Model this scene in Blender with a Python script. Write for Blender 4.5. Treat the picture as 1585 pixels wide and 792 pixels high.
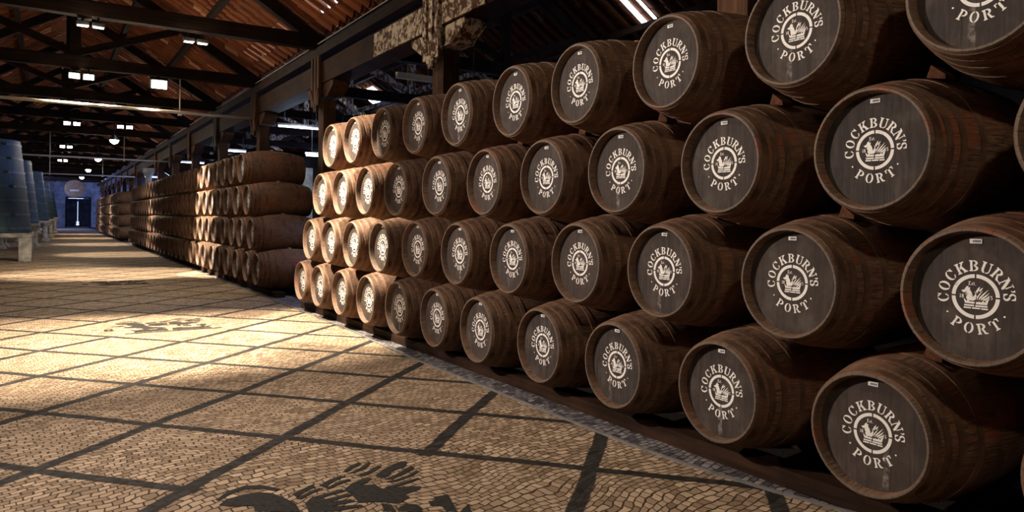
import bpy, bmesh, math, random
from mathutils import Vector, Matrix
from mathutils.geometry import tessellate_polygon
random.seed(7)
PI = math.pi
for o in list(bpy.data.objects): bpy.data.objects.remove(o)
scn = bpy.context.scene
COL = scn.collection

# ------------------------------------------------------------------ camera
YAW, PIT, ROL, FPX, CY, CAMH = .5730, .0045, -.0132, 1110., 345.7247, 1.65
def Rm():
    c, s = math.cos(YAW), math.sin(YAW); A = Matrix(((c, -s, 0), (s, c, 0), (0, 0, 1)))
    c, s = math.cos(PIT), math.sin(PIT); B = Matrix(((1, 0, 0), (0, c, -s), (0, s, c)))
    c, s = math.cos(ROL), math.sin(ROL); C = Matrix(((c, 0, -s), (0, 1, 0), (s, 0, c)))
    return C @ B @ A
R = Rm()
cam_d = bpy.data.cameras.new('camera'); cam = bpy.data.objects.new('camera', cam_d); COL.objects.link(cam)
cam_d.sensor_width = 36; cam_d.lens = 36 * FPX / 1585
cam_d.shift_y = -(396 - CY) / 1585; cam_d.clip_end = 500
M3 = Matrix((R[0], R[2], -R[1])).transposed()
cam.matrix_world = Matrix.Translation((0, 0, CAMH)) @ M3.to_4x4()
scn.camera = cam

# ------------------------------------------------------------------ world, exposure
w = bpy.data.worlds.new('world'); scn.world = w; w.use_nodes = True
bg = w.node_tree.nodes['Background']; bg.inputs[0].default_value = (.55, .72, 1, 1); bg.inputs[1].default_value = 3.0
vs = scn.view_settings
vs.view_transform = 'Standard'; vs.look = 'None'; vs.gamma = 1; vs.use_curve_mapping = False; vs.exposure = 0.0
WARM = (1.0, .86, .67); NEUT = (1.0, .86, .76); COOL = (.30, .42, 1.0); TUBE = (.8, .9, 1.0)
# (x, y, z, aim x, aim y, aim z, power W, cone deg, blend, colour) of the floodlights fixed on the tie beams
FLOODS = {
    'barrels': (0.65, 10.5, 5.28, 3.65, 10.68, 1.9, 5200, 48, .18, WARM),
    'pool': (0.65, 10.5, 5.28, .1, 10.6, .0, 5200, 66, .45, WARM),
    'pool right': (2.57, 10.5, 5.25, 2.3, 10.6, .0, 3800, 62, .45, WARM),
}
# ------------------------------------------------------------------ material helpers
def new_mat(name):
    m = bpy.data.materials.new(name); m.use_nodes = True
    nt = m.node_tree; nt.nodes.clear()
    out = nt.nodes.new('ShaderNodeOutputMaterial'); b = nt.nodes.new('ShaderNodeBsdfPrincipled')
    nt.links.new(b.outputs[0], out.inputs[0]); return m, nt, b
class N:
    def __init__(s, nt): s.nt = nt
    def put(s, sock, v):
        if v is None: return
        if hasattr(v, 'is_output'): s.nt.links.new(v, sock)
        elif hasattr(v, '__len__') and len(v) == 3 and sock.type == 'RGBA': sock.default_value = (*v, 1)
        else: sock.default_value = v
    def math(s, op, a, b=None, c=None, clamp=False):
        n = s.nt.nodes.new('ShaderNodeMath'); n.operation = op; n.use_clamp = clamp
        for i, v in enumerate((a, b, c)): s.put(n.inputs[i], v)
        return n.outputs[0]
    def mix(s, f, a, b, typ='MIX'):
        n = s.nt.nodes.new('ShaderNodeMix'); n.data_type = 'RGBA'; n.blend_type = typ
        s.put(n.inputs[0], f); s.put(n.inputs[6], a); s.put(n.inputs[7], b); return n.outputs[2]
    def ramp(s, f, *stops):
        n = s.nt.nodes.new('ShaderNodeValToRGB'); e = n.color_ramp.elements
        while len(e) < len(stops): e.new(.5)
        for k, (p, c) in enumerate(stops): e[k].position = p; e[k].color = (*c, 1) if len(c) == 3 else c
        s.put(n.inputs[0], f); return n.outputs[0]
    def smooth(s, v, a, b, lo=0., hi=1.):
        n = s.nt.nodes.new('ShaderNodeMapRange'); n.interpolation_type = 'SMOOTHSTEP'
        s.put(n.inputs[0], v); n.inputs[1].default_value = a; n.inputs[2].default_value = b
        n.inputs[3].default_value = lo; n.inputs[4].default_value = hi; return n.outputs[0]
    def coord(s, k='Object'):
        n = s.nt.nodes.new('ShaderNodeTexCoord'); return n.outputs[k]
    def rnd(s): return s.nt.nodes.new('ShaderNodeObjectInfo').outputs['Random']
    def xyz(s, v):
        n = s.nt.nodes.new('ShaderNodeSeparateXYZ'); s.put(n.inputs[0], v); return n.outputs
    def vec(s, x, y, z):
        n = s.nt.nodes.new('ShaderNodeCombineXYZ'); s.put(n.inputs[0], x); s.put(n.inputs[1], y); s.put(n.inputs[2], z); return n.outputs[0]
    def mapv(s, v, scale=(1, 1, 1), loc=None):
        n = s.nt.nodes.new('ShaderNodeVectorMath'); n.operation = 'MULTIPLY_ADD'
        s.put(n.inputs[0], v); n.inputs[1].default_value = scale; s.put(n.inputs[2], loc if loc is not None else (0, 0, 0)); return n.outputs[0]
    def noise(s, v, scale, detail=4, rough=.55, col=False):
        n = s.nt.nodes.new('ShaderNodeTexNoise'); s.put(n.inputs['Vector'], v); n.inputs['Scale'].default_value = scale
        n.inputs['Detail'].default_value = detail; n.inputs['Roughness'].default_value = rough; return n.outputs[1 if col else 0]
    def white(s, v=None, wv=None, dim='1D'):
        n = s.nt.nodes.new('ShaderNodeTexWhiteNoise'); n.noise_dimensions = dim
        if v is not None: s.put(n.inputs['Vector'], v)
        if wv is not None: s.put(n.inputs['W'], wv)
        return n.outputs[0]
    def bump(s, h, strength=.4, dist=.01):
        n = s.nt.nodes.new('ShaderNodeBump'); n.inputs['Strength'].default_value = strength; n.inputs['Distance'].default_value = dist
        s.put(n.inputs['Height'], h); return n.outputs[0]
def setb(b, nt, base=None, rough=.6, metal=0, normal=None, spec=.5, emit=None, es=0):
    h = N(nt)
    if base is not None: h.put(b.inputs['Base Color'], base)
    h.put(b.inputs['Roughness'], rough); h.put(b.inputs['Metallic'], metal)
    if normal is not None: h.put(b.inputs['Normal'], normal)
    b.inputs['Specular IOR Level'].default_value = spec
    if emit is not None: h.put(b.inputs['Emission Color'], emit); b.inputs['Emission Strength'].default_value = es

def plain(name, col, rough=.6, metal=0, var=.3, scale=6, emit=None, es=0, spec=.5):
    m, nt, b = new_mat(name); h = N(nt); c = h.coord()
    n = h.noise(c, scale, 6)
    dark = tuple(x * (1 - var) for x in col); lite = tuple(min(1, x * (1 + var)) for x in col)
    setb(b, nt, h.ramp(n, (.3, dark), (.7, lite)), rough, metal, h.bump(h.noise(c, scale * 6), .25, .01), spec, emit, es); return m

def mat_timber(name, c1, c2, axis=1, grain=30, rough=.75, bump=.6):
    m, nt, b = new_mat(name); h = N(nt); c = h.coord()
    off = h.math('MULTIPLY', h.rnd(), 37.)
    sc = [grain] * 3; sc[axis] = grain * .05
    g = h.noise(h.mapv(c, sc, h.vec(off, off, off)), 1., 6, .6)
    big = h.noise(h.mapv(c, (1, 1, 1), h.vec(off, 0, off)), 1.7, 4)
    col = h.mix(h.ramp(g, (.3, (0, 0, 0)), (.7, (1, 1, 1))), c1, c2)
    col = h.mix(h.smooth(big, .35, .7, .0, .75), col, tuple(x * .45 for x in c1))
    setb(b, nt, col, rough, 0, h.bump(g, bump, .012), .08); return m

# barrel staves: local axis of the barrel is X, centre line at y=0, z=RB
RB, RH, LB = .432, .327, 1.40
def mat_staves():
    m, nt, b = new_mat('barrel_staves'); h = N(nt); c = h.coord(); x, y, z = h.xyz(c)
    zz = h.math('SUBTRACT', z, RB); rnd = h.rnd()
    ang = h.math('ADD', h.math('MULTIPLY', h.math('ARCTAN2', y, zz), 30 / (2 * PI)), h.math('MULTIPLY', rnd, 11.))
    idn = h.math('FLOOR', ang); fr = h.math('FRACT', ang)
    wn = h.white(wv=h.math('ADD', idn, h.math('MULTIPLY', rnd, 91.)))
    off = h.math('MULTIPLY', rnd, 53.)
    g = h.noise(h.vec(h.math('ADD', h.math('MULTIPLY', x, 3.), off), h.math('MULTIPLY', ang, 2.4), wn), 3.2, 6, .62)
    col = h.mix(h.smooth(g, .3, .75), (.052, .026, .015), (.25, .140, .082))
    col = h.mix(h.math('MULTIPLY', wn, .40), col, (.20, .095, .050))
    col = h.mix(h.smooth(h.noise(h.mapv(c, (2, 1, 1), h.vec(off, off, off)), 3., 5, .6), .42, .72, 0, .75), col, (.045, .026, .019))
    # grey weathering on the chime, at both ends
    ax = h.math('ABSOLUTE', x)
    endm = h.smooth(ax, .680, .700, 0, .75)
    col = h.mix(endm, col, h.mix(h.noise(c, 26., 5), (.07, .050, .036), (.20, .150, .11)))
    # reddish wine stains near some ends
    st = h.math('MULTIPLY', h.smooth(h.noise(h.mapv(c, (1, 2, 2), h.vec(off, 0, off)), 2.2, 3), .55, .68), h.smooth(rnd, .4, .6))
    col = h.mix(h.math('MULTIPLY', st, .6), col, (.23, .055, .022))
    seam = h.math('MULTIPLY', h.smooth(fr, 0, .025), h.smooth(fr, 1, .975))
    col = h.mix(h.math('ADD', h.math('MULTIPLY', seam, .55), .45), (.018, .010, .007), col)
    hgt = h.math('ADD', h.math('MULTIPLY', seam, .7), h.math('MULTIPLY', g, .6))
    setb(b, nt, col, h.smooth(g, .2, .8, .52, .8), 0, h.bump(hgt, .7, .006), .35); return m
def mat_head():
    m, nt, b = new_mat('barrel_head'); h = N(nt); c = h.coord(); x, y, z = h.xyz(c); rnd = h.rnd()
    u = h.math('ADD', h.math('MULTIPLY', y, 8.2), h.math('MULTIPLY', rnd, 7.))
    idn = h.math('FLOOR', u); fr = h.math('FRACT', u); wn = h.white(wv=h.math('ADD', idn, h.math('MULTIPLY', rnd, 77.)))
    off = h.math('MULTIPLY', rnd, 41.)
    g = h.noise(h.vec(h.math('MULTIPLY', y, 26.), h.math('ADD', h.math('MULTIPLY', z, 3.), off), wn), 1.6, 7, .6)
    dust = h.noise(h.vec(off, h.math('MULTIPLY', y, 1.), h.math('MULTIPLY', z, .8)), 6., 7, .62)
    base = h.mix(rnd, (.034, .027, .026), (.052, .038, .031))
    col = h.mix(h.smooth(g, .3, .75, 0, .6), base, (.085, .066, .056))
    col = h.mix(h.smooth(dust, .42, .75, 0, .55), col, (.13, .108, .090))
    col = h.mix(h.math('MULTIPLY', wn, .22), col, (.030, .022, .020))
    drip = h.noise(h.vec(h.math('MULTIPLY', y, 30.), h.math('MULTIPLY', z, 1.6), off), 1.1, 3)
    col = h.mix(h.math('MULTIPLY', h.smooth(drip, .62, .72, 0, .5), h.smooth(z, .5, .25)), col, (.02, .014, .013))
    yo = h.math('ADD', y, h.math('MULTIPLY', h.math('SUBTRACT', rnd, .5), .16))
    run = h.math('MULTIPLY', h.smooth(h.math('ABSOLUTE', h.math('ADD', yo, h.math('MULTIPLY', h.math('SUBTRACT', h.noise(c, 14., 2), .5), .02))), .022, .010), h.math('MULTIPLY', h.smooth(z, .12, .2), h.smooth(z, .40, .27)))
    run = h.math('MULTIPLY', h.math('MULTIPLY', run, h.smooth(h.noise(c, 30., 5), .35, .65)), h.smooth(h.white(wv=h.math('MULTIPLY', rnd, 19.)), .45, .55, 0, .55))
    col = h.mix(run, col, (.36, .32, .28))
    seam = h.math('MULTIPLY', h.smooth(fr, 0, .02), h.smooth(fr, 1, .98))
    col = h.mix(h.math('SUBTRACT', 1, h.math('MULTIPLY', h.math('SUBTRACT', 1, seam), .5)), (.02, .015, .013), col)
    setb(b, nt, col, h.smooth(dust, .3, .7, .68, .85), 0, h.bump(h.math('ADD', h.math('MULTIPLY', g, .4), seam), .25, .004), .12); return m
def mat_paint():
    m, nt, b = new_mat('stencil_paint'); h = N(nt); c = h.coord(); rnd = h.rnd(); off = h.math('MULTIPLY', rnd, 31.)
    n = h.noise(h.mapv(c, (1, 1, 1), h.vec(off, off, off)), 34., 6, .7)
    n2 = h.noise(h.mapv(c, (1, 1, 1), h.vec(off, off, off)), 5., 3, .5)
    f = h.smooth(h.math('ADD', n, h.math('MULTIPLY', n2, .35)), .44, .56)
    col = h.mix(f, (.30, .26, .23), (.84, .80, .75))
    setb(b, nt, col, .65, 0, None, .3); return m
def mat_paving():
    m, nt, b = new_mat('cobble_paving'); h = N(nt); c = h.coord(); x, y, z = h.xyz(c)
    w1 = h.noise(c, 1.1, 2, .5, True); w2 = h.noise(c, 7., 2, .5, True)
    wx = h.nt.nodes.new('ShaderNodeVectorMath'); wx.operation = 'MULTIPLY_ADD'
    h.put(wx.inputs[0], w1); wx.inputs[1].default_value = (.42, .42, 0); h.put(wx.inputs[2], c)
    wy = h.nt.nodes.new('ShaderNodeVectorMath'); wy.operation = 'MULTIPLY_ADD'
    h.put(wy.inputs[0], w2); wy.inputs[1].default_value = (.055, .06, 0); h.put(wy.inputs[2], wx.outputs[0])
    vr = h.nt.nodes.new('ShaderNodeVectorRotate'); vr.rotation_type = 'Z_AXIS'; vr.inputs['Angle'].default_value = -.18
    h.put(vr.inputs['Vector'], wy.outputs[0])
    br = h.nt.nodes.new('ShaderNodeTexBrick'); h.put(br.inputs['Vector'], vr.outputs[0])
    br.inputs['Scale'].default_value = 1.; br.inputs['Brick Width'].default_value = .078; br.inputs['Row Height'].default_value = .052
    br.inputs['Mortar Size'].default_value = .0052; br.inputs['Mortar Smooth'].default_value = .35; br.inputs['Bias'].default_value = 0
    br.inputs['Color1'].default_value = (0, 0, 0, 1); br.inputs['Color2'].default_value = (1, 1, 1, 1)
    cell = h.nt.nodes.new('ShaderNodeSeparateColor'); h.put(cell.inputs[0], br.outputs[0]); mort = br.outputs[1]
    # lattice of dark basalt bands (with wavy hand-laid edges)
    wob = h.noise(c, 9., 3, .6); wob2 = h.noise(c, .9, 2)
    xa = h.math('ADD', x, h.math('ADD', h.math('MULTIPLY', h.math('SUBTRACT', wob, .5), .045), h.math('MULTIPLY', h.math('SUBTRACT', wob2, .5), .10)))
    a = h.math('DIVIDE', h.math('ADD', h.math('MULTIPLY', xa, 1.10), h.math('SUBTRACT', y, 5.46)), 1.6)
    bb = h.math('DIVIDE', h.math('SUBTRACT', h.math('SUBTRACT', y, 5.60), h.math('MULTIPLY', xa, .96)), 1.6)
    def line(v, hw):
        d = h.math('ABSOLUTE', h.math('SUBTRACT', h.math('FRACT', h.math('ADD', v, .5)), .5))
        return h.smooth(d, hw + .006, hw - .006)
    la = line(a, .043); lb = line(bb, .047)
    inside = None
    for k in (0, 1, 2):
        da = h.math('LESS_THAN', h.math('ABSOLUTE', h.math('SUBTRACT', a, 5. * k)), .93)
        db = h.math('LESS_THAN', h.math('ABSOLUTE', h.math('SUBTRACT', bb, 5. * k - 2)), .93)
        v = h.math('MULTIPLY', da, db); inside = v if inside is None else h.math('MAXIMUM', inside, v)
    band = h.math('MULTIPLY', h.math('MAXIMUM', la, lb), h.math('SUBTRACT', 1, inside))
    near = h.math('MULTIPLY', h.math('POWER', h.math('MAXIMUM', h.math('SUBTRACT', 4.2, y), 0.), 2.), .074)
    xk = h.math('ADD', h.math('ADD', 3.62, near), h.smooth(y, 7.7, 11., 0, .13))
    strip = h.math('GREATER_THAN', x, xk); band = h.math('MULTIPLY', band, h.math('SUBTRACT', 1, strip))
    under = h.math('GREATER_THAN', x, 4.25)  # dark area under and behind the stacks: shade put into the floor colour
    lime = h.mix(cell.outputs[0], (.18, .118, .070), (.50, .365, .245))
    lime = h.mix(h.smooth(h.noise(c, .8, 4), .35, .7, 0, .5), lime, (.29, .20, .13))
    lime = h.mix(h.smooth(h.noise(c, 30., 4), .5, .75, 0, .4), lime, (.22, .15, .10))
    dark = h.mix(cell.outputs[0], (.014, .013, .012), (.040, .036, .033))
    grey = h.mix(cell.outputs[0], (.045, .043, .055), (.27, .245, .24))
    col = h.mix(band, lime, dark)
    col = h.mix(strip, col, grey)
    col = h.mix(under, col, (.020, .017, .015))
    col = h.mix(h.math('MULTIPLY', mort, .88), col, (.028, .018, .012))
    hgt = h.math('SUBTRACT', h.math('ADD', h.math('MULTIPLY', h.noise(c, 34., 3), .35), h.math('MULTIPLY', cell.outputs[0], .35)), mort)
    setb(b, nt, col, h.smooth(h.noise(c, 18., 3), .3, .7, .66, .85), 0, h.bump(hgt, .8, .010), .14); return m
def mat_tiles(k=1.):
    m, nt, b = new_mat('roof_tiles' if k == 1 else 'shaded_roof_tiles'); sc_ = lambda t: tuple(v * k for v in t); h = N(nt); c = h.coord(); x, y, z = h.xyz(c)
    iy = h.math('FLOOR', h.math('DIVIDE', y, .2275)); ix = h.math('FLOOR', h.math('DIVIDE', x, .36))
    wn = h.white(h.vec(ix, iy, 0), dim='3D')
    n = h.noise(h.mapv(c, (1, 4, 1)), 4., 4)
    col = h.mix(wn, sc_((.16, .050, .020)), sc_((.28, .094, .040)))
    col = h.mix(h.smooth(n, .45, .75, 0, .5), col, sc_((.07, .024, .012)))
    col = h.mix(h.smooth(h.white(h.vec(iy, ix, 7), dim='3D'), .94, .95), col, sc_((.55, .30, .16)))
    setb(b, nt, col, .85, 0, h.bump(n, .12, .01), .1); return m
def mat_plaster(name, col, scale=1.2):
    m, nt, b = new_mat(name); h = N(nt); c = h.coord()
    n = h.noise(c, scale, 7, .65); n2 = h.noise(c, scale * 7, 5)
    cc = h.mix(h.smooth(n, .35, .7), tuple(v * .45 for v in col), col)
    setb(b, nt, cc, .9, 0, h.bump(n2, .4, .01), .2); return m
def mat_peel():
    m, nt, b = new_mat('peeling_paint_timber'); h = N(nt); c = h.coord()
    n = h.noise(h.mapv(c, (2.2, 1.2, 1.2)), 6., 8, .72)
    g = h.noise(h.mapv(c, (30, 2, 30)), 1., 5)
    wood = h.mix(g, (.045, .020, .010), (.12, .055, .028))
    col = h.mix(h.smooth(n, .47, .55), wood, h.mix(g, (.42, .34, .25), (.72, .62, .48)))
    setb(b, nt, col, .8, 0, h.bump(n, .6, .01), .2); return m

M_STAVE = mat_staves(); M_HEAD = mat_head(); M_PAINT = mat_paint()
M_HOOP = plain('iron_hoop', (.13, .072, .044), .8, .05, .6, 5, spec=.15)
M_LABEL = plain('paper_label', (.85, .84, .80), .7, 0, .05, 20)
M_INK = plain('label_ink', (.12, .11, .12), .7, 0, .1, 20)
M_BUNG = plain('bung_wood', (.36, .20, .10), .7, 0, .25, 30)
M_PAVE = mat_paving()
M_BEAM = mat_timber('dark_roof_timber', (.012, .006, .0035), (.036, .018, .010), 1, 22)
M_BEAMX = mat_timber('dark_truss_timber', (.007, .004, .0025), (.022, .011, .0065), 0, 22)
M_POST = mat_timber('post_timber', (.045, .021, .011), (.125, .060, .030), 2, 22)
M_PEEL = mat_peel()
M_BIG = mat_timber('brown_beam_timber', (.018, .006, .0022), (.055, .020, .0075), 1, 18)
M_TILE = mat_tiles(); M_TILE_SHADE = mat_tiles(.3)  # second tile material has the side aisle's shade put into its colour
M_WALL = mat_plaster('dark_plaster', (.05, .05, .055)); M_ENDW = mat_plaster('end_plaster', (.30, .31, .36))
M_STONE = mat_plaster('white_stone', (.55, .52, .47), 3.)
M_KERB = plain('kerb_stone', (.16, .15, .14), .55, 0, .3, 8)
M_BEARER = mat_timber('bearer_timber', (.016, .009, .006), (.060, .030, .017), 1, 16)
M_WEDGE = mat_timber('wedge_wood', (.060, .022, .011), (.16, .062, .030), 0, 30)
M_IRON = plain('dark_iron', (.03, .03, .032), .5, .7, .3, 8)
M_PIPE = plain('cream_pipe', (.46, .40, .30), .45, 0, .12, 5)
M_DOOR = mat_timber('dark_door', (.012, .012, .016), (.035, .034, .04), 2, 14)
M_BASALT = plain('basalt_mosaic', (.026, .023, .021), .8, 0, .5, 34, spec=.12)
M_BATTEN = plain('white_batten', (.7, .7, .7), .5, 0, .08, 8)
def mat_emit(name, col, s):
    m, nt, b = new_mat(name); setb(b, nt, (.8, .8, .8), .4, 0, None, .5, col, s); return m
M_LAMPB = mat_emit('lamp_glass_bright', (1, .86, .66), 260)
M_LAMPD = mat_emit('lamp_glass_soft', (1, .88, .70), 30)
M_LAMPE = mat_emit('lamp_glass_edge', (1, .93, .82), 5)
M_TUBE = mat_emit('tube_glow', (.86, .92, 1.0), 3.2)
M_SKY = mat_emit('skylight_glass', (.72, .84, 1.0), 14)
M_GLASS = mat_emit('window_daylight', (.35, .5, 1.0), 1.2)

# ------------------------------------------------------------------ mesh helpers
def ngon_tri(bm, pts3, mi=0):
    vsx = [bm.verts.new(p) for p in pts3]
    for t in tessellate_polygon([[Vector(p) for p in pts3]]):
        try: f = bm.faces.new([vsx[i] for i in t]); f.material_index = mi
        except ValueError: pass
def add_box(bm, lo, hi, mi=0, mat=None, bevel=0):
    v = []
    for x in (lo[0], hi[0]):
        for y in (lo[1], hi[1]):
            for z in (lo[2], hi[2]):
                p = Vector((x, y, z)); v.append(bm.verts.new(mat @ p if mat else p))
    fs = []
    for q in ((0, 1, 3, 2), (4, 6, 7, 5), (0, 4, 5, 1), (2, 3, 7, 6), (0, 2, 6, 4), (1, 5, 7, 3)):
        f = bm.faces.new([v[i] for i in q]); f.material_index = mi; fs.append(f)
    if bevel:
        es = list({e for f in fs for e in f.edges})
        bmesh.ops.bevel(bm, geom=es, offset=bevel, segments=1, affect='EDGES')
def add_bar(bm, a, b, wd, ht, up=(0, 0, 1), mi=0, bevel=.006, segs=1, wob=0):
    """rectangular timber from a to b, width wd (sideways), height ht (along up)"""
    a, b = Vector(a), Vector(b); d = (b - a); L = d.length; d.normalize(); up = Vector(up)
    s = d.cross(up).normalized(); u = s.cross(d).normalized()
    rings = []
    for k in range(segs + 1):
        t = k / segs; c = a.lerp(b, t)
        j = [random.uniform(-wob, wob) for _ in range(4)]
        rings.append([bm.verts.new(c + s * (sx * wd / 2 + jx) + u * (sz * ht / 2 + jx)) for (sx, sz), jx in zip(((-1, -1), (1, -1), (1, 1), (-1, 1)), j)])
    fs = []
    for k in range(segs):
        for i in range(4):
            fs.append(bm.faces.new([rings[k][i], rings[k][(i + 1) % 4], rings[k + 1][(i + 1) % 4], rings[k + 1][i]]))
    fs.append(bm.faces.new(rings[0][::-1])); fs.append(bm.faces.new(rings[-1]))
    for f in fs: f.material_index = mi
    if bevel:
        es = [e for f in fs for e in f.edges if len(e.link_faces) == 2 and e.calc_face_angle(0) > .6]
        bmesh.ops.bevel(bm, geom=list(set(es)), offset=bevel, segments=1, affect='EDGES')
def add_cyl(bm, a, b, r1, r2=None, n=24, mi=0, caps=True):
    r2 = r1 if r2 is None else r2
    a, b = Vector(a), Vector(b); d = (b - a).normalized()
    s = d.orthogonal().normalized(); u = d.cross(s)
    ra = [bm.verts.new(a + (s * math.cos(t) + u * math.sin(t)) * r1) for t in [2 * PI * k / n for k in range(n)]]
    rb = [bm.verts.new(b + (s * math.cos(t) + u * math.sin(t)) * r2) for t in [2 * PI * k / n for k in range(n)]]
    for k in range(n):
        f = bm.faces.new([ra[k], ra[(k + 1) % n], rb[(k + 1) % n], rb[k]]); f.material_index = mi; f.smooth = True
    if caps:
        bm.faces.new(ra[::-1]).material_index = mi; bm.faces.new(rb).material_index = mi
def revolve(bm, prof, n, frame, closed=False, mi=0, mis=None):
    """prof: list of (axial, radius); frame(ax, r, t) -> point"""
    rings = []
    for (ax, r) in prof:
        if r < 1e-6: rings.append([bm.verts.new(frame(ax, 0, 0))])
        else: rings.append([bm.verts.new(frame(ax, r, 2 * PI * k / n)) for k in range(n)])
    m = len(prof); rng = range(m if closed else m - 1)
    for i in rng:
        A, B = rings[i], rings[(i + 1) % m]
        for k in range(n):
            q = [A[k % len(A)], A[(k + 1) % len(A)], B[(k + 1) % len(B)], B[k % len(B)]]
            q2 = []
            for v in q:
                if v not in q2: q2.append(v)
            if len(q2) > 2:
                f = bm.faces.new(q2); f.material_index = mis[i] if mis else mi; f.smooth = True
def finish(name, bm, mats, smooth_angle=None):
    bmesh.ops.recalc_face_normals(bm, faces=bm.faces)
    me = bpy.data.meshes.new(name); bm.to_mesh(me); bm.free()
    for m in (mats if isinstance(mats, (list, tuple)) else [mats]): me.materials.append(m)
    return me
def sharp(me, ang=.6):
    me.set_sharp_from_angle(angle=ang); return me
def obj(name, me, parent=None, label=None, loc=None):
    o = bpy.data.objects.new(name, me); COL.objects.link(o)
    if parent: o.parent = parent
    if label: o['label'] = label
    if loc: o.location = loc
    return o
def thing(name, label, cat, loc=(0, 0, 0), rz=0, group=None):
    o = bpy.data.objects.new(name, None); COL.objects.link(o); o.empty_display_size = .1
    o.location = loc; o.rotation_euler = (0, 0, rz); o['label'] = label; o['category'] = cat
    if group: o['group'] = group
    return o
def tag(o, label, cat, group=None):
    o['label'] = label; o['category'] = cat
    if group: o['group'] = group
    return o
def struct(name, bm, m, label=None):
    o = obj(name, finish(name, bm, m)); o['kind'] = 'structure'
    if label: o['label'] = label
    return o
ORD = ['first', 'second', 'third', 'fourth', 'fifth', 'sixth', 'seventh', 'eighth', 'ninth', 'tenth', 'eleventh', 'twelfth', 'thirteenth',
       'fourteenth', 'fifteenth', 'sixteenth', 'seventeenth', 'eighteenth', 'nineteenth']
TENS = {2: ('twenty', 'twentieth'), 3: ('thirty', 'thirtieth')}
def ordinal(n):
    if n <= 19: return ORD[n - 1]
    t, u = divmod(n, 10)
    return TENS[t][1] if u == 0 else TENS[t][0] + '-' + ORD[u - 1]

# ================================================================== SETTING
YA, YB = -5., 107.
XL, XR, XP, XRB = -4.25, 5.45, 10.3, 15.15       # eaves left, post line, second ridge, right wall
ZE, SL = 5.80, .62                              # eave height and roof slope
XM = (XL + XR) / 2
bm = bmesh.new()
for (x0, x1) in ((XL - .2, XRB + .2),):
    vsx = [bm.verts.new(p) for p in ((x0, YA, 0), (x1, YA, 0), (x1, YB, 0), (x0, YB, 0))]; bm.faces.new(vsx)
add_box(bm, (XL - .2, YA, -.2), (XRB + .2, YB, -.01))
struct('floor', bm, M_PAVE, 'cobbled floor of pale cubes with dark diamond lattice bands')

# thin kerb line between paving and side strip
def x_kerb(y):
    t = min(1, max(0, (y - 7.7) / 3.3)); return 3.62 + .074 * max(0, 4.2 - y) ** 2 + .13 * t * t * (3 - 2 * t)
kerb = [(x_kerb(y), y) for y in [2. + .4 * k for k in range(26)] + [16, 40, 80]]
bm = bmesh.new()
for (a, b) in zip(kerb, kerb[1:]): add_bar(bm, (a[0], a[1], .006), (b[0], b[1], .006), .024, .016, bevel=0)
tag(obj('stone_kerb', finish('stone_kerb', bm, M_KERB)), 'thin grey kerb line between the paved aisle and the barrel stacks', 'kerb')

# walls
def wall_with_holes(name, x, y0, y1, z1, holes, m, th=.3, side=1):
    bm = bmesh.new(); ys = y0
    for (a, b, za, zb) in holes:
        add_box(bm, (min(x, x + side * th), ys, 0), (max(x, x + side * th), a, z1))
        add_box(bm, (min(x, x + side * th), a, 0), (max(x, x + side * th), b, za))
        add_box(bm, (min(x, x + side * th), a, zb), (max(x, x + side * th), b, z1)); ys = b
    add_box(bm, (min(x, x + side * th), ys, 0), (max(x, x + side * th), y1, z1))
    return struct(name, bm, m)
LW_ADDED = [(y, y + 3.2, 3.0, 5.2) for y in (33.5, 44.5, 55.0, 66.0, 78.0, 92.0)]  # unseen windows, added to tint vats and end wall with cool light
wall_with_holes('wall_left', XL - .05, YA, YB, ZE + .1, LW_ADDED, M_WALL, .3, -1)
RW = [(y, y + 3.4, 2.6, 5.0) for y in (17.5, 27., 38., 52., 70.)]
wall_with_holes('wall_right', XRB + .05, YA, YB, ZE + .1, RW, M_WALL, .3, 1)
def gable(name, y, th, m):
    bm = bmesh.new()
    for (x0, x1) in ((XL - .35, XR), (XR, XRB + .35)):
        xm = (x0 + x1) / 2
        pts = [(x0, 0), (x1, 0), (x1, ZE), (xm, ZE + SL * (x1 - x0) / 2 + .3), (x0, ZE)]
        a = [bm.verts.new((p[0], y, p[1])) for p in pts]; b = [bm.verts.new((p[0], y + th, p[1])) for p in pts]
        bm.faces.new(a); bm.faces.new(b[::-1])
        for k in range(5): bm.faces.new([a[k], a[(k + 1) % 5], b[(k + 1) % 5], b[k]])
    return struct(name, bm, m)
gable('wall_end', YB, .3, M_ENDW); gable('wall_back', YA - .3, .3, M_WALL)

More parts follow.
